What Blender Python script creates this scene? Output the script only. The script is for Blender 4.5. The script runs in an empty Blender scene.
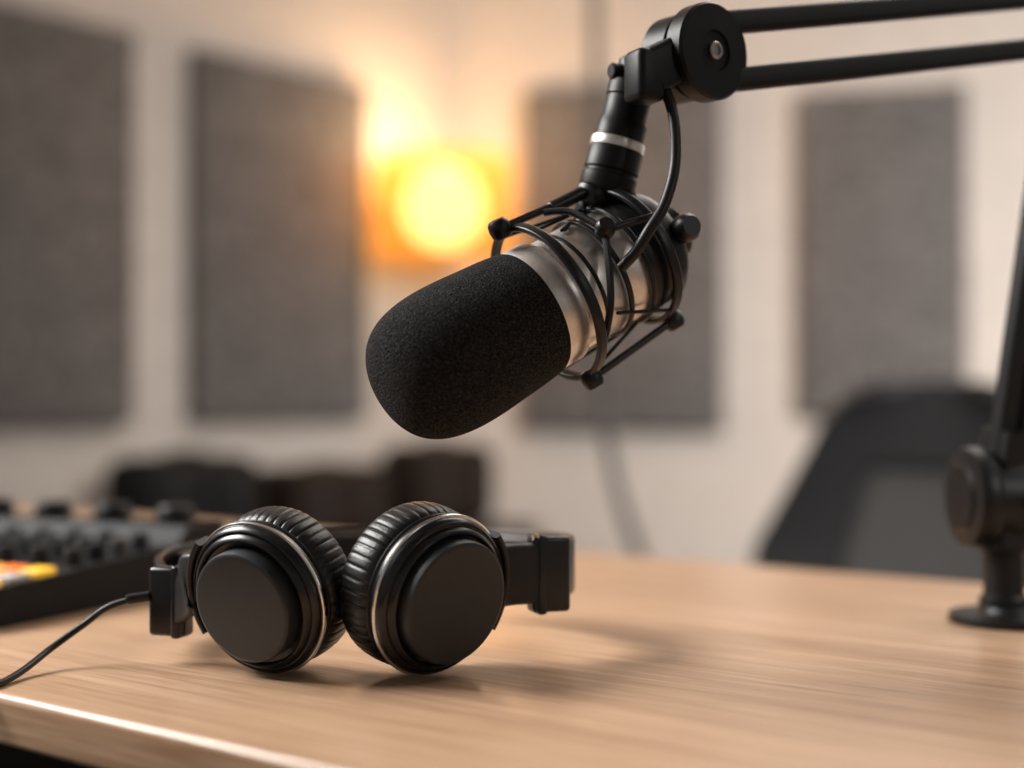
import bpy, bmesh, math, random
from mathutils import Vector, Matrix
random.seed(4)
V=Vector
pi=math.pi
scene=bpy.context.scene
WM={}

# ---------------------------------------------------------------- materials
def mat(name,col,rough=.5,metal=0,spec=.5,noise=None,bump=None,emit=None,coat=0,sheen=0):
    m=bpy.data.materials.new(name); m.use_nodes=True
    nt=m.node_tree; b=nt.nodes['Principled BSDF']
    b.inputs['Base Color'].default_value=(*col,1)
    b.inputs['Roughness'].default_value=rough
    b.inputs['Metallic'].default_value=metal
    b.inputs['Specular IOR Level'].default_value=spec
    b.inputs['Coat Weight'].default_value=coat
    b.inputs['Sheen Weight'].default_value=sheen
    tc=nt.nodes.new('ShaderNodeTexCoord')
    if noise:
        sc,amt=noise
        n=nt.nodes.new('ShaderNodeTexNoise'); n.inputs['Scale'].default_value=sc; n.inputs['Detail'].default_value=4
        nt.links.new(tc.outputs['Object'],n.inputs['Vector'])
        r=nt.nodes.new('ShaderNodeValToRGB')
        r.color_ramp.elements[0].position=.3; r.color_ramp.elements[1].position=.7
        r.color_ramp.elements[0].color=(*[c*(1-amt) for c in col],1)
        r.color_ramp.elements[1].color=(*[min(1,c*(1+amt)) for c in col],1)
        nt.links.new(n.outputs['Fac'],r.inputs['Fac']); nt.links.new(r.outputs['Color'],b.inputs['Base Color'])
    if bump:
        sc,st,dist=bump
        n=nt.nodes.new('ShaderNodeTexNoise'); n.inputs['Scale'].default_value=sc; n.inputs['Detail'].default_value=5
        nt.links.new(tc.outputs['Object'],n.inputs['Vector'])
        u=nt.nodes.new('ShaderNodeBump'); u.inputs['Strength'].default_value=st; u.inputs['Distance'].default_value=dist
        nt.links.new(n.outputs['Fac'],u.inputs['Height']); nt.links.new(u.outputs['Normal'],b.inputs['Normal'])
    if emit:
        b.inputs['Emission Color'].default_value=(*emit[0],1); b.inputs['Emission Strength'].default_value=emit[1]
    return m

M_wall=mat('wall_paint',(.61,.55,.50),.9,noise=(22,.07),bump=(60,.3,.004))
M_floor=mat('floor_carpet',(.05,.042,.038),.95,noise=(300,.3),bump=(400,.4,.003))
M_ceil=mat('ceiling_paint',(.75,.71,.67),.9,noise=(5,.02))
M_panel=mat('acoustic_fabric',(.135,.124,.120),.95,noise=(55,.5),bump=(200,.8,.005),sheen=.1)
M_blk=mat('black_plastic',(.007,.007,.008),.36,spec=.4,noise=(900,.1),bump=(1500,.08,.0003))
M_blk2=mat('black_satin_plastic',(.012,.012,.013),.48,spec=.4,noise=(900,.1),bump=(1800,.12,.0003))
M_mix=mat('mixer_matte_black',(.006,.006,.0065),.6,spec=.25,noise=(300,.2))
M_cap=mat('matte_black_plastic',(.020,.022,.025),.48,spec=.5,noise=(900,.1),bump=(1800,.12,.0003))
M_gloss=mat('black_gloss_plastic',(.008,.008,.009),.27,spec=.5,noise=(300,.1))
M_metalblk=mat('black_powder_coated_metal',(.0055,.0055,.006),.42,spec=.28,bump=(1500,.1,.0003))
M_leather=mat('black_leatherette',(.009,.0085,.0085),.38,spec=.5,noise=(500,.2),bump=(700,.35,.0006))
M_silver=mat('brushed_silver',(.78,.75,.72),.36,metal=.85,noise=(400,.06))
M_chrome=mat('chrome_trim',(.90,.88,.86),.22,metal=1,noise=(300,.03))
M_steel=mat('dark_steel_screw',(.40,.39,.38),.4,metal=1,noise=(300,.03))
M_rubber=mat('cord_rubber',(.007,.007,.007),.55,spec=.3,noise=(800,.2))
M_cable=mat('cable_rubber',(.008,.008,.009),.42,spec=.35,noise=(800,.2))
M_mesh=mat('speaker_cloth',(.02,.02,.02),.9,bump=(2500,.5,.0005))
M_brown=mat('dark_brown_leather',(.022,.013,.009),.7,spec=.2,noise=(40,.3),bump=(120,.3,.002))
M_case=mat('black_case_fabric',(.009,.009,.010),.75,spec=.2,noise=(80,.3),bump=(300,.3,.002))
M_side=mat('dark_walnut',(.03,.016,.010),.55,noise=(12,.35))
M_brass=mat('brass',(.6,.4,.18),.35,metal=1,noise=(50,.05))
M_chairfab=mat('chair_black_frame',(.010,.010,.011),.6,spec=.25,noise=(200,.2))
M_chairmesh=mat('chair_mesh_fabric',(.045,.043,.042),.9,noise=(600,.5),bump=(900,.6,.001))
M_greycable=mat('grey_cable_sheath',(.06,.057,.055),.6,noise=(100,.1))
M_knobw=mat('grey_plastic',(.05,.05,.052),.4,noise=(200,.05))
M_yel=mat('yellow_button',(.9,.55,.04),.4,noise=(200,.03),emit=((.95,.5,.03),.5))
M_org=mat('orange_button',(.9,.2,.03),.4,noise=(200,.03),emit=((.95,.2,.02),.4))
M_wht=mat('white_button',(.5,.48,.46),.4,noise=(200,.03))

# foam
M_foam=mat('open_cell_foam',(.012,.012,.012),.95,spec=.15)
nt=M_foam.node_tree; b=nt.nodes['Principled BSDF']; tc=nt.nodes.new('ShaderNodeTexCoord')
vo=nt.nodes.new('ShaderNodeTexVoronoi'); vo.inputs['Scale'].default_value=800
no=nt.nodes.new('ShaderNodeTexNoise'); no.inputs['Scale'].default_value=950; no.inputs['Detail'].default_value=6
for t in (vo,no): nt.links.new(tc.outputs['Object'],t.inputs['Vector'])
r=nt.nodes.new('ShaderNodeValToRGB'); r.color_ramp.elements[0].position=.44; r.color_ramp.elements[0].color=(.0075,.0073,.0075,1)
r.color_ramp.elements[1].position=.72; r.color_ramp.elements[1].color=(.062,.058,.056,1)
nt.links.new(no.outputs['Fac'],r.inputs['Fac']); nt.links.new(r.outputs['Color'],b.inputs['Base Color'])
mx=nt.nodes.new('ShaderNodeMath'); mx.operation='ADD'
nt.links.new(vo.outputs['Distance'],mx.inputs[0]); nt.links.new(no.outputs['Fac'],mx.inputs[1])
u=nt.nodes.new('ShaderNodeBump'); u.inputs['Strength'].default_value=.9; u.inputs['Distance'].default_value=.0011
nt.links.new(mx.outputs[0],u.inputs['Height']); nt.links.new(u.outputs['Normal'],b.inputs['Normal'])

# oak
M_wood=mat('light_oak',(.5,.33,.2),.36)
nt=M_wood.node_tree; b=nt.nodes['Principled BSDF']; tc=nt.nodes.new('ShaderNodeTexCoord')
b.inputs['Coat Weight'].default_value=.22; b.inputs['Coat Roughness'].default_value=.2
def mapped(sx,sy,sz):
    mp=nt.nodes.new('ShaderNodeMapping'); mp.inputs['Scale'].default_value=(sx,sy,sz)
    nt.links.new(tc.outputs['Object'],mp.inputs['Vector']); return mp
m1=mapped(2.6,80,80); n1=nt.nodes.new('ShaderNodeTexNoise'); n1.inputs['Scale'].default_value=1; n1.inputs['Detail'].default_value=6; n1.inputs['Roughness'].default_value=.65; n1.inputs['Distortion'].default_value=.5
nt.links.new(m1.outputs[0],n1.inputs['Vector'])
m2=mapped(18,480,480); n2=nt.nodes.new('ShaderNodeTexNoise'); n2.inputs['Scale'].default_value=1; n2.inputs['Detail'].default_value=3
nt.links.new(m2.outputs[0],n2.inputs['Vector'])
m3=mapped(.8,12,12); n3=nt.nodes.new('ShaderNodeTexNoise'); n3.inputs['Scale'].default_value=1; n3.inputs['Detail'].default_value=2
nt.links.new(m3.outputs[0],n3.inputs['Vector'])
r1=nt.nodes.new('ShaderNodeValToRGB')
r1.color_ramp.elements[0].position=.38; r1.color_ramp.elements[0].color=(.36,.20,.112,1)
r1.color_ramp.elements[1].position=.61; r1.color_ramp.elements[1].color=(.64,.425,.272,1)
ad=nt.nodes.new('ShaderNodeMix'); ad.data_type='FLOAT'; ad.inputs[0].default_value=.45
nt.links.new(n1.outputs['Fac'],ad.inputs[2]); nt.links.new(n2.outputs['Fac'],ad.inputs[3])
ad2=nt.nodes.new('ShaderNodeMix'); ad2.data_type='FLOAT'; ad2.inputs[0].default_value=.20
nt.links.new(ad.outputs[0],ad2.inputs[2]); nt.links.new(n3.outputs['Fac'],ad2.inputs[3])
nt.links.new(ad2.outputs[0],r1.inputs['Fac']); nt.links.new(r1.outputs['Color'],b.inputs['Base Color'])
u=nt.nodes.new('ShaderNodeBump'); u.inputs['Strength'].default_value=.15; u.inputs['Distance'].default_value=.0004
nt.links.new(n2.outputs['Fac'],u.inputs['Height']); nt.links.new(u.outputs['Normal'],b.inputs['Normal'])

# lamp shade
M_shade=bpy.data.materials.new('lamp_shade_fabric'); M_shade.use_nodes=True
nt=M_shade.node_tree; nt.nodes.clear()
out=nt.nodes.new('ShaderNodeOutputMaterial'); tr=nt.nodes.new('ShaderNodeBsdfTransparent'); tr.inputs[0].default_value=(1,.74,.40,1)
tl=nt.nodes.new('ShaderNodeBsdfTranslucent'); tl.inputs[0].default_value=(.5,.22,.055,1)
em=nt.nodes.new('ShaderNodeEmission'); em.inputs[0].default_value=(1,.40,.06,1); em.inputs[1].default_value=.38
tc=nt.nodes.new('ShaderNodeTexCoord'); nn=nt.nodes.new('ShaderNodeTexNoise'); nn.inputs['Scale'].default_value=60
nt.links.new(tc.outputs['Object'],nn.inputs['Vector'])
mr=nt.nodes.new('ShaderNodeMapRange'); mr.inputs[3].default_value=.50; mr.inputs[4].default_value=.62
nt.links.new(nn.outputs['Fac'],mr.inputs[0])
mA=nt.nodes.new('ShaderNodeMixShader'); mB=nt.nodes.new('ShaderNodeAddShader')
nt.links.new(mr.outputs[0],mA.inputs[0]); nt.links.new(tl.outputs[0],mA.inputs[1]); nt.links.new(tr.outputs[0],mA.inputs[2])
nt.links.new(mA.outputs[0],mB.inputs[0]); nt.links.new(em.outputs[0],mB.inputs[1]); nt.links.new(mB.outputs[0],out.inputs[0])
M_bulb=mat('warm_bulb',(1,.8,.5),.5,emit=((1,.80,.50),3.6))

# ---------------------------------------------------------------- geometry helpers
def frame(o,z,x=None):
    z=V(z).normalized()
    if x is None: x=V((1,0,0)) if abs(z.x)<.9 else V((0,1,0))
    x=V(x); x=(x-z*x.dot(z)).normalized(); y=z.cross(x)
    M=Matrix((x,y,z)).transposed().to_4x4(); M.translation=V(o); return M

def lathe(prof,seg=64,M=None):
    bm=bmesh.new(); rings=[]
    for r,z in prof:
        if r<1e-6: rings.append([bm.verts.new((0,0,z))])
        else: rings.append([bm.verts.new((r*math.cos(2*pi*i/seg),r*math.sin(2*pi*i/seg),z)) for i in range(seg)])
    for a,c in zip(rings,rings[1:]):
        for i in range(seg):
            j=(i+1)%seg
            if len(a)==1 and len(c)==1: continue
            if len(a)==1: bm.faces.new((a[0],c[i],c[j]))
            elif len(c)==1: bm.faces.new((a[i],a[j],c[0]))
            else: bm.faces.new((a[i],a[j],c[j],c[i]))
    bmesh.ops.recalc_face_normals(bm,faces=bm.faces)
    if M is not None: bm.transform(M)
    return bm

def box(sx,sy,sz,bev=.002,M=None,segs=3):
    bm=bmesh.new(); bmesh.ops.create_cube(bm,size=1)
    for v in bm.verts: v.co=V((v.co.x*sx,v.co.y*sy,v.co.z*sz))
    if bev: bmesh.ops.bevel(bm,geom=bm.edges[:],offset=bev,segments=segs,affect='EDGES',profile=.5)
    if M is not None: bm.transform(M)
    return bm

def catmull(pts,n=8,closed=False):
    P=[V(p) for p in pts]; out=[]
    N=len(P)
    rng=range(N) if closed else range(N-1)
    for i in rng:
        if closed: p0,p1,p2,p3=P[i-1],P[i],P[(i+1)%N],P[(i+2)%N]
        else: p0=P[max(i-1,0)];p1=P[i];p2=P[i+1];p3=P[min(i+2,N-1)]
        for k in range(n):
            t=k/n
            out.append(.5*((2*p1)+(p2-p0)*t+(2*p0-5*p1+4*p2-p3)*t*t+(3*p1-p0-3*p2+p3)*t**3))
    if not closed: out.append(P[-1])
    return out

def sweep(path,sec,up=None,closed=False):
    bm=bmesh.new(); rings=[]; N=len(path); prev=None
    for i,p in enumerate(path):
        if closed: t=(path[(i+1)%N]-path[i-1]).normalized()
        else: t=(path[min(i+1,N-1)]-path[max(i-1,0)]).normalized()
        if up is not None: b=V(up)
        elif prev is None: b=V((0,0,1)) if abs(t.z)<.9 else V((1,0,0))
        else: b=prev
        b=(b-t*b.dot(t)).normalized(); prev=b; a=t.cross(b)
        rings.append([bm.verts.new(p+a*s[0]+b*s[1]) for s in sec])
    K=len(sec)
    for i in range(N if closed else N-1):
        A=rings[i];B=rings[(i+1)%N]
        for k in range(K):
            bm.faces.new((A[k],A[(k+1)%K],B[(k+1)%K],B[k]))
    if not closed:
        bm.faces.new(rings[0][::-1]); bm.faces.new(rings[-1])
    bmesh.ops.recalc_face_normals(bm,faces=bm.faces)
    return bm
def circ(r,n=12): return [(r*math.cos(2*pi*i/n),r*math.sin(2*pi*i/n)) for i in range(n)]
def rrect(w,h,r,n=4):
    o=[]
    for cx,cy,a0 in ((w/2-r,h/2-r,0),(-w/2+r,h/2-r,90),(-w/2+r,-h/2+r,180),(w/2-r,-h/2+r,270)):
        for k in range(n+1):
            a=math.radians(a0+90*k/n); o.append((cx+r*math.cos(a),cy+r*math.sin(a)))
    return o
def tube(pts,r,n=12,smooth=0,closed=False):
    P=catmull(pts,smooth,closed) if smooth else [V(p) for p in pts]
    return sweep(P,circ(r,n),closed=closed)
def rod(a,c,r,n=20,bev=0):
    a=V(a);c=V(c);L=(c-a).length
    bv=bev or r*.15
    return lathe([(0,0),(r-bv,0),(r,bv),(r,L-bv),(r-bv,L),(0,L)],n,frame(a,c-a))
def torus(R,r,M=None,n=72,k=12):
    return lathe_closed([(R+r*math.cos(2*pi*i/k),r*math.sin(2*pi*i/k)) for i in range(k)],n,M)
def lathe_closed(prof,seg,M=None):
    bm=bmesh.new(); K=len(prof)
    g=[[bm.verts.new((r*math.cos(2*pi*i/seg),r*math.sin(2*pi*i/seg),z)) for r,z in prof] for i in range(seg)]
    for i in range(seg):
        for k in range(K): bm.faces.new((g[i][k],g[(i+1)%seg][k],g[(i+1)%seg][(k+1)%K],g[i][(k+1)%K]))
    bmesh.ops.recalc_face_normals(bm,faces=bm.faces)
    if M is not None: bm.transform(M)
    return bm
def join(*bms):
    res=bmesh.new()
    for b in bms:
        me=bpy.data.meshes.new('t'); b.to_mesh(me); b.free(); res.from_mesh(me); bpy.data.meshes.remove(me)
    return res

def root(name,loc,label,cat,M=None,group=None):
    o=bpy.data.objects.new(name,None); o.empty_display_size=.05
    m=M if M is not None else Matrix.Translation(V(loc))
    o.matrix_world=m; scene.collection.objects.link(o); WM[o.name]=m.copy()
    o['label']=label; o['category']=cat
    if group: o['group']=group
    return o
def part(name,bm,material,parent=None,M=None,label=None,angle=35,cat=None,group=None,kind=None):
    if M is None:
        lo=V([min(v.co[i] for v in bm.verts) for i in range(3)]); hi=V([max(v.co[i] for v in bm.verts) for i in range(3)])
        M=Matrix.Translation((lo+hi)/2); bm.transform(M.inverted())
    me=bpy.data.meshes.new(name); bm.to_mesh(me); bm.free()
    for p in me.polygons: p.use_smooth=True
    me.set_sharp_from_angle(angle=math.radians(angle))
    me.materials.append(material)
    o=bpy.data.objects.new(name,me); scene.collection.objects.link(o)
    if parent is not None:
        o.parent=parent; o.matrix_local=WM[parent.name].inverted()@M
    else: o.matrix_world=M
    WM[o.name]=M.copy()
    if label: o['label']=label
    if cat: o['category']=cat
    if group: o['group']=group
    if kind: o['kind']=kind
    return o
def T(x,y,z): return Matrix.Translation((x,y,z))

# ---------------------------------------------------------------- room
C=V((-.13,4.0,0)); l=V((.65,.76,0)).normalized(); rw=V((.966,-.259,0)).normalized()
nl=V((.76,-.65,0)).normalized(); nr=V((-.259,-.966,0)).normalized()
H=2.6
def wall(name,a,c,nrm,th=.12):
    d=(c-a); L=d.length; M=frame((a+c)/2-nrm*th/2+V((0,0,H/2)),(0,0,1),d)
    part(name,box(L,th,H,0),M_wall,M=M,kind='structure')
wall('wall_left',C-l*5.6,C+l*.1,nl)
wall('wall_right',C-rw*.0,C+rw*4.6,nr)
part('floor',box(10,9,.1,0),M_floor,M=T(0,.9,-.05),kind='structure')
part('ceiling',box(10,9,.1,0),M_ceil,M=T(0,.9,H+.05),kind='structure')
part('baseboard_left',box(5.5,.015,.09,.003),M_ceil,M=frame(C-l*2.8+nl*.0085+V((0,0,.045)),(0,0,1),l),kind='structure')
part('baseboard_right',box(4.5,.015,.09,.003),M_ceil,M=frame(C+rw*2.28+nr*.0085+V((0,0,.045)),(0,0,1),rw),kind='structure')

def apanel(d,nrm,t0,t1,z0,z1,label):
    w=abs(t1-t0); c=C+d*((t0+t1)/2)+nrm*.028+V((0,0,(z0+z1)/2))
    part('acoustic_panel',box(w,.05,z1-z0,.008),M_panel,M=frame(c,(0,0,1),d),label=label,cat='wall panel',group='acoustic panels on the walls')
apanel(-l,nl,.425,.960,.857,1.71,'grey fabric acoustic panel beside the glowing wall lamp')
apanel(-l,nl,1.128,1.66,.852,1.71,'dark grey fabric acoustic panel above the audio mixer')
apanel(rw,nr,.178,.725,.825,1.76,'wide grey fabric acoustic panel next to the hanging cable')
apanel(rw,nr,.93,1.345,.862,1.71,'narrow grey fabric acoustic panel above the office chair')

# wall lamp
LT=.325
S=C-l*LT+nl*.22
sc=root('wall_lamp',C-l*LT+nl*.002+V((0,0,1.39)),'glowing warm orange fabric drum wall lamp near room corner','lamp')
part('wall_plate',lathe([(0,0),(.045,0),(.045,.010),(.04,.014),(0,.014)],40),M_brass,sc,M=frame(C-l*LT+nl*.001+V((0,0,1.39)),nl))
part('lamp_arm',tube([C-l*LT+nl*.012+V((0,0,1.39)),C-l*LT+nl*.03+V((0,0,1.30)),C-l*LT+nl*.12+V((0,0,1.245)),S+V((0,0,1.25)),S+V((0,0,1.292))],.006,10,6),M_brass,sc)
part('light_bulb',lathe([(.104*math.sin(pi*i/20),-.104*math.cos(pi*i/20)) for i in range(21)],40),M_bulb,sc,M=T(S.x,S.y,1.392))
bm=bmesh.new()
ring=[[bm.verts.new((.172*math.cos(2*pi*i/64),.172*math.sin(2*pi*i/64),z)) for i in range(64)] for z in (-.13,.13)]
for i in range(64): bm.faces.new((ring[0][i],ring[0][(i+1)%64],ring[1][(i+1)%64],ring[1][i]))
part('lamp_shade',bm,M_shade,sc,M=T(S.x,S.y,1.39))

# sideboard
def onleft(t,off,z): return C-l*t+nl*off+V((0,0,z))
sb=root('sideboard',onleft(.75,.22,0),'low dark walnut sideboard against the wall','cabinet')
part('cabinet_body',box(1.35,.34,.50,.006),M_side,sb,M=frame(onleft(.80,.20,.335),(0,0,1),l))
for k in range(3):
    dM=frame(onleft(.80-.44+.44*k,.377,.335),(0,0,1),l)
    dd=part('cabinet_door',box(.42,.014,.46,.004),M_side,sb,M=dM)
    part('door_handle',box(.09,.012,.012,.003),M_brass,dd,M=frame(onleft(.80-.44+.44*k,.391,.50),(0,0,1),l))
for a in (.18,1.42):
    for o in (.08,.34):
        part('leg',rod(onleft(a,o,0),onleft(a,o,.09),.018),M_side,sb)
def case(t,w,dd,h,material,name,label,cat,bev):
    M=frame(onleft(t,.21,.585),(0,0,1),l)
    r_=root(name,(0,0,0),label,cat,M=M)
    part('case_body',box(w,dd,h,bev,segs=6),material,r_,M=M@T(0,0,h/2+.0005),angle=60)
    part('handle',tube([(-.05,0,h-.004),(-.045,0,h+.006),(.045,0,h+.006),(.05,0,h-.004)],.005,10,5),M_leather,r_,M=M)
    for s in (-1,1):
        part('strap',box(.022,dd+.006,h*.8,.003),M_leather,r_,M=M@T(s*w*.25,0,h*.45))
case(1.115,.32,.18,.200,M_case,'equipment_bag','black padded equipment bag on the dark sideboard','bag',.05)
case(.725,.30,.18,.165,M_brown,'storage_case','low dark brown leather storage case on the sideboard','case',.03)
case(.335,.29,.18,.208,M_brown,'leather_bag','tall dark brown leather bag under the wall lamp','bag',.05)

part('hanging_cable',tube([(.176,2.95,2.59),(.174,2.95,2.0),(.174,2.95,1.5),(.178,2.95,1.15),(.186,2.95,.95),(.205,2.95,.78),(.237,2.95,.66),(.285,2.95,.53),(.36,2.95,.35),(.45,2.95,.15),(.56,2.95,.016)],.0120,12,8),
     M_greycable,label='thin dark grey cable hanging from the ceiling behind the desk',cat='cable')

# ---------------------------------------------------------------- desk
e=V((.79,-.613,0)).normalized(); n_=V((.613,.79,0)).normalized()
def desk(ec,nc,z): return e*ec+n_*nc+V((0,0,z))
DM=frame(desk(-.875,.802,.75),(0,0,1),e)
dk=root('desk',(0,0,0),'light oak desk with black metal legs','desk',M=frame(desk(-.875,.802,0),(0,0,1),e))
part('desk_top',box(2.25,.760,.027,.0045,segs=5),M_wood,dk,M=DM@T(0,0,-.0135))
for s in (-1,1):
    for q in (-1,1):
        part('leg',box(.05,.05,.72,.004),M_metalblk,dk,M=DM@T(s*1.02,q*.31,-.028-.36-.002))
part('frame_rail',join(box(2.0,.03,.05,.003,M=T(0,-.30,0)),box(2.0,.03,.05,.003,M=T(0,.30,0))),M_metalblk,dk,M=DM@T(0,0,-.054))
part('modesty_panel',box(1.98,.015,.35,.003),M_metalblk,dk,M=DM@T(0,.25,-.25))

# ---------------------------------------------------------------- headphones
hp=root('headphones',(-.093,.85,.75),'black over-ear headphones with silver rings lying on desk','headphones')
def cup(cx,cy,az,side,tilt,zc,roll,capr,CS):
    n=V((math.sin(math.radians(az)),-math.cos(math.radians(az)),-math.sin(math.radians(tilt)))).normalized()
    c=V((cx,cy,zc)); sdir=V((math.cos(math.radians(az)),math.sin(math.radians(az)),math.sin(math.radians(roll))))*side
    M=frame(c,n,sdir)@Matrix.Scale(CS,4)
    M0=frame(c,n,sdir); Sc=Matrix.Scale(CS,4)
    def sc_(bm): bm.transform(Sc); return bm
    ec=part('ear_cup',sc_(lathe([(0,-.003),(.040,-.003),(.0418,-.0015),(.0425,.001),(.0425,.0058),(.0420,.0075),(.0408,.0092),(.0398,.0098),(.0394,.0092),(.0388,.0092),(.0382,.0104),(.0370,.0122),(.0358,.0128),(.0350,.0122),(.0344,.0098),(.0325,.0094),(.0,.0094)],128)),M_gloss,hp,M=M0)
    q=capr
    part('cap',sc_(lathe([(.0,.008),(q-.0004,.008),(q,.0095),(q,.0175),(q-.0004,.0190),(q-.0014,.0197),(q-.0027,.0198),(.0,.0192)],128)),M_cap,ec,M=M0,label='matte black round cap')
    part('trim_ring',sc_(torus(.0428,.00105,T(0,0,.0040),128,10)),M_chrome,ec,M=M0,label='thin silver trim ring')
    part('groove_ring',sc_(torus(.0415,.0012,T(0,0,-.0025),96,8)),M_blk,ec,M=M0)
    bm=bmesh.new(); S1=384; K=28; g=[]
    for i in range(S1):
        th=2*pi*i/S1; row=[]
        ph=th*24+.5*math.sin(th*3)+.4*math.sin(5*th+1)
        cre=(1-abs(math.sin(ph)))**4
        for k in range(K):
            a=2*pi*k/K
            ca,sa=math.cos(a),math.sin(a)
            sx=math.copysign(abs(ca)**.68,ca); sz=math.copysign(abs(sa)**.68,sa)
            amp=.0008*max(0,.2+.8*ca)
            r_=.0332+(.0110-cre*amp*1.2)*sx; z_=-.0160+(.0135-cre*.0007)*sz
            row.append(bm.verts.new((r_*math.cos(th),r_*math.sin(th),z_)))
        g.append(row)
    for i in range(S1):
        for k in range(K): bm.faces.new((g[i][k],g[(i+1)%S1][k],g[(i+1)%S1][(k+1)%K],g[i][(k+1)%K]))
    bmesh.ops.recalc_face_normals(bm,faces=bm.faces)
    part('ear_cushion',sc_(bm),M_leather,hp,M=M0,angle=80,label='pleated black leatherette ear cushion')
    part('speaker_cloth',sc_(lathe([(0,-.008),(.026,-.008),(.026,-.006),(0,-.006)],48)),M_mesh,hp,M=M0)
    pts=[V((.0455*math.cos(a),.0455*math.sin(a),.003)) for a in [math.radians(d) for d in range(-36,37,4)]]
    part('yoke',sc_(sweep(pts,rrect(.0040,.0110,.0018),up=(0,0,1))),M_blk,hp,M=M0)
    return M,sdir,n
ML,sL,nL=cup(-.1380,.791,-29,-1,15,.7944,-7,.0312,1.02)
MR,sR,nR=cup(-.0430,.786,44,1,12,.7966,7,.0330,1.05)
zl,zr=.787,.801
band=catmull([(-.206,.845,zl),(-.219,.885,.790),(-.212,.935,.792),(-.165,.985,.794),(-.09,1.003,.796),(-.015,.985,.797),(.030,.935,.799),(.0365,.885,.801),(.026,.846,zr)],10)
part('headband',sweep(band,rrect(.005,.034,.002),up=(0,0,1)),M_blk,hp)
inner=[V((-.09+(p.x+.09)*.93,.85+(p.y-.85)*.93,p.z)) for p in band[14:-14]]
part('headband_cushion',sweep(inner,rrect(.010,.030,.0045),up=(0,0,1)),M_leather,hp,label='padded black leatherette headband cushion')
def hinge(M,sd,B,tdir,h):
    rim=M@V((.0435,0,.002))
    neck=sweep(catmull([rim-sd*.002,rim+sd*.006,(rim+B)/2+V((0,0,.001)),B],6),rrect(.007,h*.80,.003),up=(0,0,1))
    MB=frame(B,(0,0,1),tdir)
    blk=join(box(.024,.0125,h,.0028,M=MB,segs=4),box(.006,.0145,h*1.05,.002,M=MB@T(-.006,0,0)))
    part('hinge_arm',neck,M_blk2,hp)
    part('slider_housing',blk,M_gloss,hp,label='glossy black slider housing')
hinge(ML,sL,V((-.1985,.830,zl-.001)),V((-.93,.30,0)),.040)
hinge(MR,sR,V((.0215,.838,zr)),V((.93,.33,0)),.0445)
part('cable_plug',rod((-.210,.829,.789),(-.224,.827,.787),.0032,20,.001),M_blk,hp)
part('headphone_cable',tube([(-.222,.827,.787),(-.235,.826,.7825),(-.248,.825,.773),(-.262,.812,.762),(-.269,.788,.7545),(-.272,.766,.7522),(-.2755,.751,.7522),(-.283,.740,.7495),(-.290,.732,.738),(-.294,.731,.70),(-.298,.74,.55)],.0020,12,10),M_cable,hp,label='thin black headphone cable running over the desk edge')

# ---------------------------------------------------------------- microphone
a=V((.775,.42,.465)).normalized(); B=V((.0100,.81,.9525))
vup=(V((0,0,1))-a*a.z).normalized()
MM=frame(B,a,vup)
mic=root('microphone',(0,0,0),'silver and black studio microphone with black foam windscreen','microphone',M=MM)
pr=[(0,-.1010),(.012,-.1003),(.022,-.0977),(.0305,-.0920),(.0362,-.0838),(.0395,-.074),(.0412,-.062),(.0414,-.047),(.0404,-.030),(.0392,-.012),(.0380,-.003),(.0368,0),(.034,.0005),(.034,-.004),(0,-.004)]
P2=catmull([V((r,0,z)) for r,z in pr[:12]],6)
prof=[(max(0,p.x),p.z) for p in P2]+pr[12:]
part('windscreen',lathe(prof,128),M_foam,mic,M=MM,label='black open-cell foam windscreen')
part('front_collar',lathe([(0,-.002),(.0366,-.002),(.0372,-.001),(.0372,.0135),(.0364,.0145),(.035,.0155),(0,.0155)],96),M_silver,mic,M=MM,label='satin silver front collar')
part('microphone_body',lathe([(0,.013),(.0335,.013),(.0335,.017),(.0342,.018),(.0342,.044),(.0335,.045),(.0335,.048),(.0342,.049),(.0342,.066),(.0335,.067),(0,.067)],96),M_silver,mic,M=MM,label='silver cylindrical body')
part('rear_housing',lathe([(0,.066),(.0350,.066),(.0357,.068),(.0357,.076),(.034,.077),(.034,.080),(.0352,.081),(.0352,.090),(.032,.095),(.022,.097),(.022,.101),(.0,.101)],96),M_blk,mic,M=MM,label='black ribbed rear housing')
part('rear_connector',lathe([(0,.100),(.015,.100),(.0165,.102),(.0165,.112),(.0145,.114),(0,.114)],48),M_blk,mic,M=MM)
part('band_ring',torus(.0343,.0013,MM@T(0,0,.0295),96,10),M_blk,mic)

# ---------------------------------------------------------------- shock mount
smt=root('shock_mount',(0,0,0),'black elastic shock mount cradling the microphone on the arm','shock mount',M=MM@T(0,0,.045))
R1,R2,s1,s2=.0475,.0420,.013,.076
def rp(R,angd,s):
    an=math.radians(angd); return MM@V((R*math.cos(an),R*math.sin(an),s))
def flatring(R,s,w,th):
    return lathe_closed([(R+x,z) for x,z in rrect(th,w,.0012,3)],96,MM@T(0,0,s))
part('suspension_ring',flatring(R1,s1,.0060,.0038),M_blk,smt)
part('suspension_ring',flatring(R2,s2,.0060,.0036),M_blk,smt)
best=max(range(0,360,5),key=lambda d:-(rp(1,d,0)-B).y)
sgn=1 if 0<best<180 else -1
def knob(P_,A,k=1):
    part('knob',lathe([(0,-.005*k),(.0042*k,-.005*k),(.0056*k,-.0032*k),(.0060*k,0),(.0056*k,.0032*k),(.0042*k,.005*k),(0,.005*k)],24),M_blk,smt,M=frame(P_,rp(1,A,0)-B))
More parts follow.
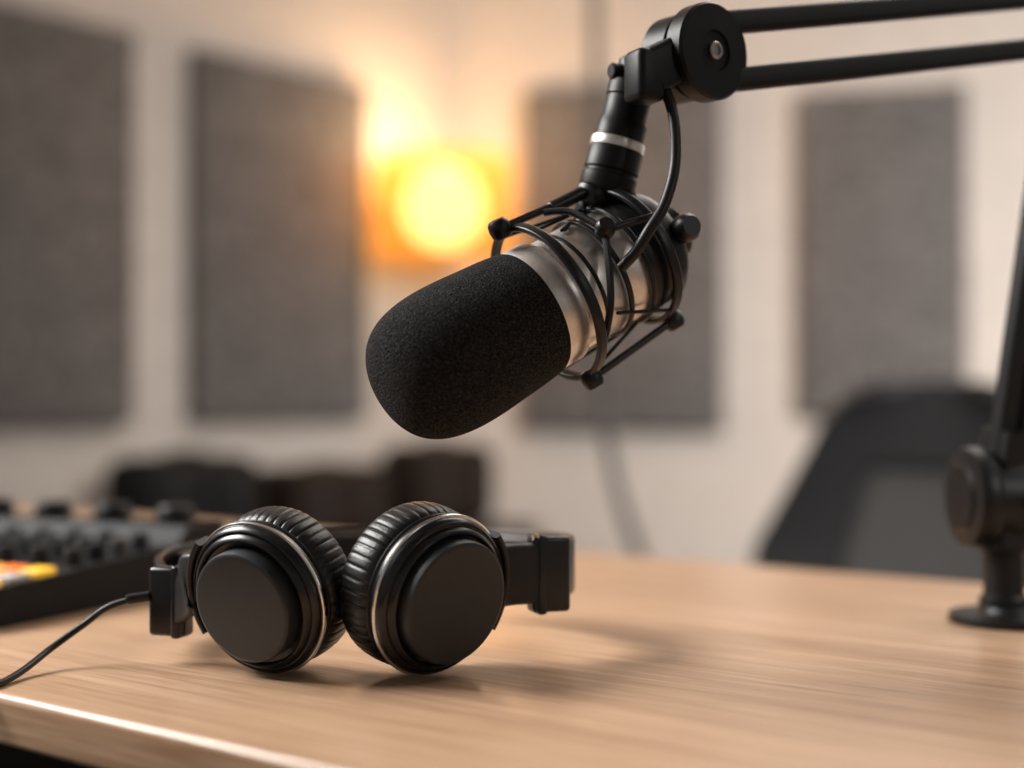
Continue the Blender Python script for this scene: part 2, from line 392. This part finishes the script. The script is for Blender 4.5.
for A,f0,f1,kr in ((0,s1-.008,s2-.006,False),(166,s1,s2+.004,True),(262,s1,s2+.006,True)):
    A*=sgn
    part('strut',rod(rp(R1+.003,A,f0),rp(R2+.004,A,f1),.0023,16),M_blk,smt)
    knob(rp(R1+.003,A,f0),A,1.1)
    if kr: knob(rp(R2+.004,A,f1),A,1.1)
part('strut',rod(rp(R1-.004,52*sgn,s1+.034),rp(R2+.001,62*sgn,s2+.004),.0023,16),M_blk,smt)
knob(rp(R1-.003,52*sgn,s1+.034),52*sgn,1.0)
knob(rp(R2-.005,82*sgn,s2+.020),82*sgn,1.4)
cords=[]
kp=rp(R1-.004,52*sgn,s1+.034)
cords.append(tube([kp,rp(R1+.001,100*sgn,s1+.010),rp(R1,150*sgn,s1)],.0021,8,8)); cords.append(tube([kp,rp(R1-.003,20*sgn,s1+.03),rp(R1,5*sgn,s1+.02)],.0021,8,6))
for A0,A1 in ((-25,-5),(25,-5),(150,180),(205,180),(285,255)):
    cords.append(tube([rp(R1,A0*sgn,s1),rp(.0375,A1*sgn,.062)],.0011,8))
for A0,A1 in ((-40,20),(150,120),(200,225)):
    cords.append(tube([rp(R2,A0*sgn,s2),rp(.0370,A1*sgn,.034)],.0011,8))
part('elastic_cord',join(*cords),M_rubber,smt)
part('inner_clamp',flatring(.0360,.046,.0034,.0026),M_blk,smt)
part('inner_clamp',flatring(.0365,.063,.0030,.0028),M_blk,smt)
TB=V((.0550,.838,1.024)); TT=V((.0715,.838,1.090)); td=(TT-TB).normalized()
MT=frame(TB,td)
part('mount_bracket',join(rod(rp(R2+.005,0,.040),rp(R2+.004,0,.085),.0040,16),
     rod(rp(R2+.000,0,.064),TB+td*.004,.010,24,.002),
     rod(TB+V((-.017,-.006,-.010)),TB+V((.017,.006,-.012)),.0058,20,.0015)),M_blk,smt)
part('tube_collar',lathe([(0,-.004),(.0130,-.004),(.0160,0),(.0168,.002),(.0168,.011),(.0155,.012),(.0155,.0135),(.0165,.0145),(.0165,.0265),(.0155,.028),(0,.028)],64),M_metalblk,smt,M=MT)
part('collar_ring',lathe([(.0,.0275),(.0160,.0275),(.0162,.0283),(.0162,.0322),(.0158,.0330),(0,.033)],64),M_silver,smt,M=MT,label='silver collar ring')
part('adapter_tube',lathe([(0,.032),(.0148,.032),(.0148,.043),(.0134,.045),(.0134,.058),(.0142,.059),(.0142,.067),(.011,.069),(0,.069)],64),M_metalblk,smt,M=MT)

# ---------------------------------------------------------------- boom arm
ba=root('boom_arm',(.341,.995,.75),'black two-section microphone boom arm mounted on desk','microphone arm')
J=V((.1105,.826,1.1045)); E=V((.380,.962,1.1610)); K0=V((.340,.985,.836))
ah=V((E.x-J.x,E.y-J.y,0)).normalized(); ax=V((ah.y,-ah.x,0))
ad_=(E-J).normalized(); au=ax.cross(ad_).normalized()
if au.z<0: au=-au
HJ=frame(J,(ax+ah*.22).normalized(),(0,0,1))
part('head_joint',join(
    lathe([(0,-.026),(.024,-.026),(.0255,-.024),(.0255,-.007),(.0235,-.006),(.0235,-.003),(.0270,-.0025),(.0283,-.001),(.0283,.009),(.0270,.0108),(.0120,.0112),(.0115,.0095),(0,.0095)],96,HJ),
    sweep([J-V((.003,0,0)),J-ad_*.020+V((0,0,-.002)),J-ad_*.038+V((0,0,-.008))],rrect(.020,.026,.004),up=(0,0,1)),
    box(.018,.020,.030,.004,M=frame(J-ad_*.040+V((0,0,-.010)),(0,0,1),ah)),
    rod(TT-td*.001,TT+td*.014,.0115,32,.002)),M_metalblk,ba)
part('joint_screw',lathe([(0,.009),(.0052,.009),(.0052,.0118),(.0044,.0124),(.0030,.0124),(.0030,.0110),(0,.0110)],32),M_steel,ba,M=HJ,label='steel hex screw')
part('tilt_bolt',join(rod(TT+td*.006+ax*.014,TT+td*.006-ax*.016,.0052,24,.001),rod(TT+td*.006-ah*.017,TT+td*.006+ah*.014,.0048,24,.001)),M_metalblk,ba)
def bars(A,Bp,off,wid):
    return join(*[sweep([A+off*s,Bp+off*s],rrect(wid,wid*1.15,wid*.28),up=ax.cross((Bp-A).normalized())) for s in (-1,1)])
part('upper_arm',bars(J+ad_*.018,E-ad_*.006,au*.0168,.0120),M_metalblk,ba)
EJ=frame(E,ax,(0,0,1))
part('elbow_joint',lathe([(0,-.016),(.021,-.016),(.024,-.014),(.024,.012),(.022,.014),(0,.014)],64,EJ),M_metalblk,ba)
la=(E-K0).normalized(); lu=ax.cross(la).normalized()
part('lower_arm',join(*[sweep([K0+la*.02+lu*s,E-la*.006+lu*s],rrect(.0125,.0150,.003),up=ax.cross(la)) for s in (-.0095,.0095)]),M_metalblk,ba)
bx=V((-.995,-.09,0)).normalized()
BJ=frame(K0,bx,(0,0,1))
part('base_joint',join(
   lathe([(0,.012),(.030,.012),(.0335,.0135),(.0350,.016),(.0350,.026),(.0335,.0285),(.024,.030),(.022,.0325),(0,.0330)],72,BJ),
   lathe([(0,-.024),(.026,-.024),(.0285,-.022),(.0285,.012),(0,.012)],64,BJ),
   sweep([K0-V((0,0,.034)),K0,K0+la*.046],rrect(.030,.032,.005),up=ax.cross(la))),M_metalblk,ba)
part('joint_screw',lathe([(0,0),(.0055,0),(.0055,.003),(.0045,.004),(0,.004)],24),M_steel,ba,M=frame(K0+V((.010,-.0285,-.003)),(.09,-.995,0)),label='steel hex screw')
part('post',lathe([(0,0),(.0170,0),(.0170,.010),(.0140,.013),(.0140,.040),(.0160,.042),(.0160,.054),(0,.054)],48),M_metalblk,ba,M=T(.342,.990,.7555))
part('base_flange',lathe([(0,0),(.0395,0),(.0405,.001),(.0405,.0050),(.0390,.0065),(.020,.0073),(.018,.011),(0,.011)],72),M_metalblk,ba,M=T(.342,.980,.7502))

part('microphone_cable',tube([(.0770,.822,1.090),(.086,.812,1.083),(.0915,.803,1.062),(.0915,.797,1.035),(.085,.790,1.012),(.076,.787,.997),(.0685,.789,.985),(.061,.794,.977)],.0032,14,10),
     M_cable,label='short black cable looping from arm joint to microphone',cat='cable')

# ---------------------------------------------------------------- mixer
Q=V((-.352,.930,.7502)); my=V((.42,.907,0)).normalized()
mxv=V((.907,-.42,0)).normalized()
MX=frame(Q,(0,0,1),mxv)
mixr=root('audio_mixer',(0,0,0),'black audio mixer with knobs, faders and coloured buttons on desk','audio mixer',M=MX)
W,D=.335,.275
def topz(y): return .024+.018*(y/D)
bm=bmesh.new()
profl=[(0,0),(D,0),(D,.050),(D-.05,.052),(D-.062,topz(D-.062)),(.004,.025),(0,.021)]
rows=[[bm.verts.new((x,y,z)) for y,z in profl] for x in (0,-W)]
K=len(profl)
for k in range(K): bm.faces.new((rows[0][k],rows[0][(k+1)%K],rows[1][(k+1)%K],rows[1][k]))
bm.faces.new(rows[0]); bm.faces.new(rows[1][::-1]); bmesh.ops.recalc_face_normals(bm,faces=bm.faces)
bmesh.ops.bevel(bm,geom=bm.edges[:],offset=.002,segments=2,affect='EDGES')
part('mixer_body',bm,M_mix,mixr,M=MX)
def copyto(src,M):
    o=src.copy(); scene.collection.objects.link(o); o.parent=mixr; o.matrix_local=MX.inverted()@M; return o
nx=10
first={}
def put(name,bmf,material,M,key):
    if key not in first: first[key]=part(name,bmf(),material,mixr,M=M)
    else: copyto(first[key],M)
tilt=Matrix.Rotation(math.atan(.018/D),4,'X')
for i in range(nx):
    x=-.020-i*.0325
    for j,y in enumerate((.190,.165,.140,.116)):
        put('knob',lambda:lathe([(0,0),(.0078,0),(.0072,.012),(.0062,.0135),(0,.0135)],20),[M_blk2,M_knobw,M_mix,M_blk2][j],MX@T(x,y,topz(y)-.0005)@tilt,'k%d'%j)
    if i%2==0: put('large_knob',lambda:lathe([(0,0),(.016,0),(.0152,.012),(.0130,.0155),(0,.0155)],28),M_blk,MX@T(x-.012,D-.026,.0505),'b')
    if i>2:
        y=.070
        put('fader',lambda:join(box(.010,.017,.010,.002,M=T(0,0,.008)),box(.003,.06,.0012,.0004,M=T(0,0,.0006))),M_knobw,MX@T(x,y+random.uniform(-.012,.012),topz(y)-.0005)@tilt,'f')
grid=[[M_yel,M_yel,M_wht,M_wht],[M_wht,M_yel,M_yel,M_wht],[M_yel,M_org,M_yel,M_wht]]
for j,y in enumerate((.024,.050,.076)):
    for i in range(4):
        m_=grid[j][i]
        put('button',lambda:box(.018,.018,.006,.0015),m_,MX@T(-.016-i*.024,y,topz(y)+.0022)@tilt,'p'+m_.name)

# ---------------------------------------------------------------- office chair
f=V((-.6,-.8,0)); CB=V((.655,2.32,0))
CM=frame(CB,(0,0,1),V((-f.y,f.x,0)))
ydir=(CM.to_3x3()@V((0,1,0)))
sy=1 if ydir.dot(f)>0 else -1
oc=root('office_chair',(0,0,0),'black office chair with rounded mesh backrest behind desk','chair',M=CM)
def hw(v):
    w=min(.30,.390-.230*v)
    k=max(0,(v-.80)/.20); return w-.08+.08*math.sqrt(max(0,1-min(1,k)**2.2))
def bp(u_,v):
    h=.46+v*.475
    y=-sy*(.02+.10*v)+sy*.045*(u_*u_)+ -sy*.02*math.sin(v*pi)
    return V((u_*hw(v),y,h))
def bsurf(test,th,nu=28,nv=40):
    bm=bmesh.new(); g={}
    vs=[i/nv for i in range(nv+1)]
    for i in range(nu+1):
        for j in range(nv+1): g[i,j]=bm.verts.new(bp(-1+2*i/nu,1-(1-vs[j])**1.5))
    for i in range(nu):
        for j in range(nv):
            uu=-1+2*(i+.5)/nu; vv=1-(1-(j+.5)/nv)**1.5
            if test(uu,vv): bm.faces.new((g[i,j],g[i+1,j],g[i+1,j+1],g[i,j+1]))
    for v in [v for v in bm.verts if not v.link_faces]: bm.verts.remove(v)
    bmesh.ops.recalc_face_normals(bm,faces=bm.faces)
    bmesh.ops.solidify(bm,geom=bm.faces[:],thickness=th)
    return bm
inn=lambda u_,v: abs(u_)<.50 and .22<v<.70
br=part('backrest',bsurf(lambda u_,v: not inn(u_,v),.022),M_chairfab,oc,M=CM,angle=60)
part('mesh_panel',bsurf(inn,.004),M_chairmesh,br,M=CM,angle=60,label='dark grey mesh back panel')
part('seat',box(.50,.48,.075,.032,segs=5),M_chairfab,oc,M=CM@T(0,sy*.26,.46))
part('back_support',tube([V((0,sy*.20,.41)),V((0,-sy*.02,.42)),V((0,-sy*.075,.50)),V((0,-sy*.09,.62))],.02,14,6),M_blk,oc,M=CM)
part('gas_column',rod((0,sy*.25,.12),(0,sy*.25,.425),.026,24),M_blk,oc,M=CM)
for k in range(5):
    an=2*pi*k/5+.3; dx,dy=math.cos(an),math.sin(an)
    part('base_leg',sweep([V((0,sy*.25,.115)),V((dx*.28,sy*.25+dy*.28,.082))],rrect(.036,.026,.008),up=(0,0,1)),M_blk,oc,M=CM)
    cst=join(*[lathe([(0,-.009),(.024,-.009),(.0275,-.006),(.0275,.006),(.024,.009),(0,.009)],28,frame((dx*.28+s*-dy*.016,sy*.25+dy*.28+s*dx*.016,.0278),(-dy,dx,0))) for s in (-1,1)],
        rod((dx*.28,sy*.25+dy*.28,.028),(dx*.28,sy*.25+dy*.28,.075),.006,12))
    part('caster',cst,M_blk,oc,M=CM)

# ---------------------------------------------------------------- lights
def area(loc,tgt,sx,sy_,power,col,spread=180):
    d=bpy.data.lights.new('area','AREA'); d.shape='RECTANGLE'; d.size=sx; d.size_y=sy_; d.energy=power; d.color=col; d.spread=math.radians(spread)
    o=bpy.data.objects.new('added_area_light',d); o.location=loc  # unseen area lamp added for its light, no fixture stands there
    o.rotation_euler=(V(tgt)-V(loc)).to_track_quat('-Z','Y').to_euler(); scene.collection.objects.link(o)
area((.9,1.9,2.5),(.6,1.6,.75),2.0,1.4,29,(1,.94,.87),150)  # added overhead fill for desk and room
area((-1.75,1.25,2.2),(-.1,.8,.75),1.3,.9,36,(1,.97,.94),110)  # added at the left to draw a highlight along the desk's front edge
area((2.0,-.2,2.1),(1.5,3.2,1.0),1.4,1.2,48,(1,.95,.91),85)  # added out of view to brighten the right wall
p=bpy.data.lights.new('lamp_light','POINT'); p.energy=9.5; p.color=(1,.62,.31); p.shadow_soft_size=.09
o=bpy.data.objects.new('lamp_light',p); o.location=(S.x,S.y,1.53); scene.collection.objects.link(o)

w=bpy.data.worlds.new('World'); scene.world=w; w.use_nodes=True
w.node_tree.nodes['Background'].inputs[0].default_value=(1,.94,.88,1)
w.node_tree.nodes['Background'].inputs[1].default_value=.20
scene.view_settings.view_transform='Standard'

# ---------------------------------------------------------------- camera
cd=bpy.data.cameras.new('camera'); cam=bpy.data.objects.new('camera',cd); scene.collection.objects.link(cam)
cam.location=(0,0,.903); cam.rotation_euler=(math.radians(90.645),0,0)
cd.lens=50; cd.sensor_width=36; cd.clip_start=.05
cd.dof.use_dof=True; cd.dof.focus_distance=.785; cd.dof.aperture_fstop=2.0
scene.camera=cam
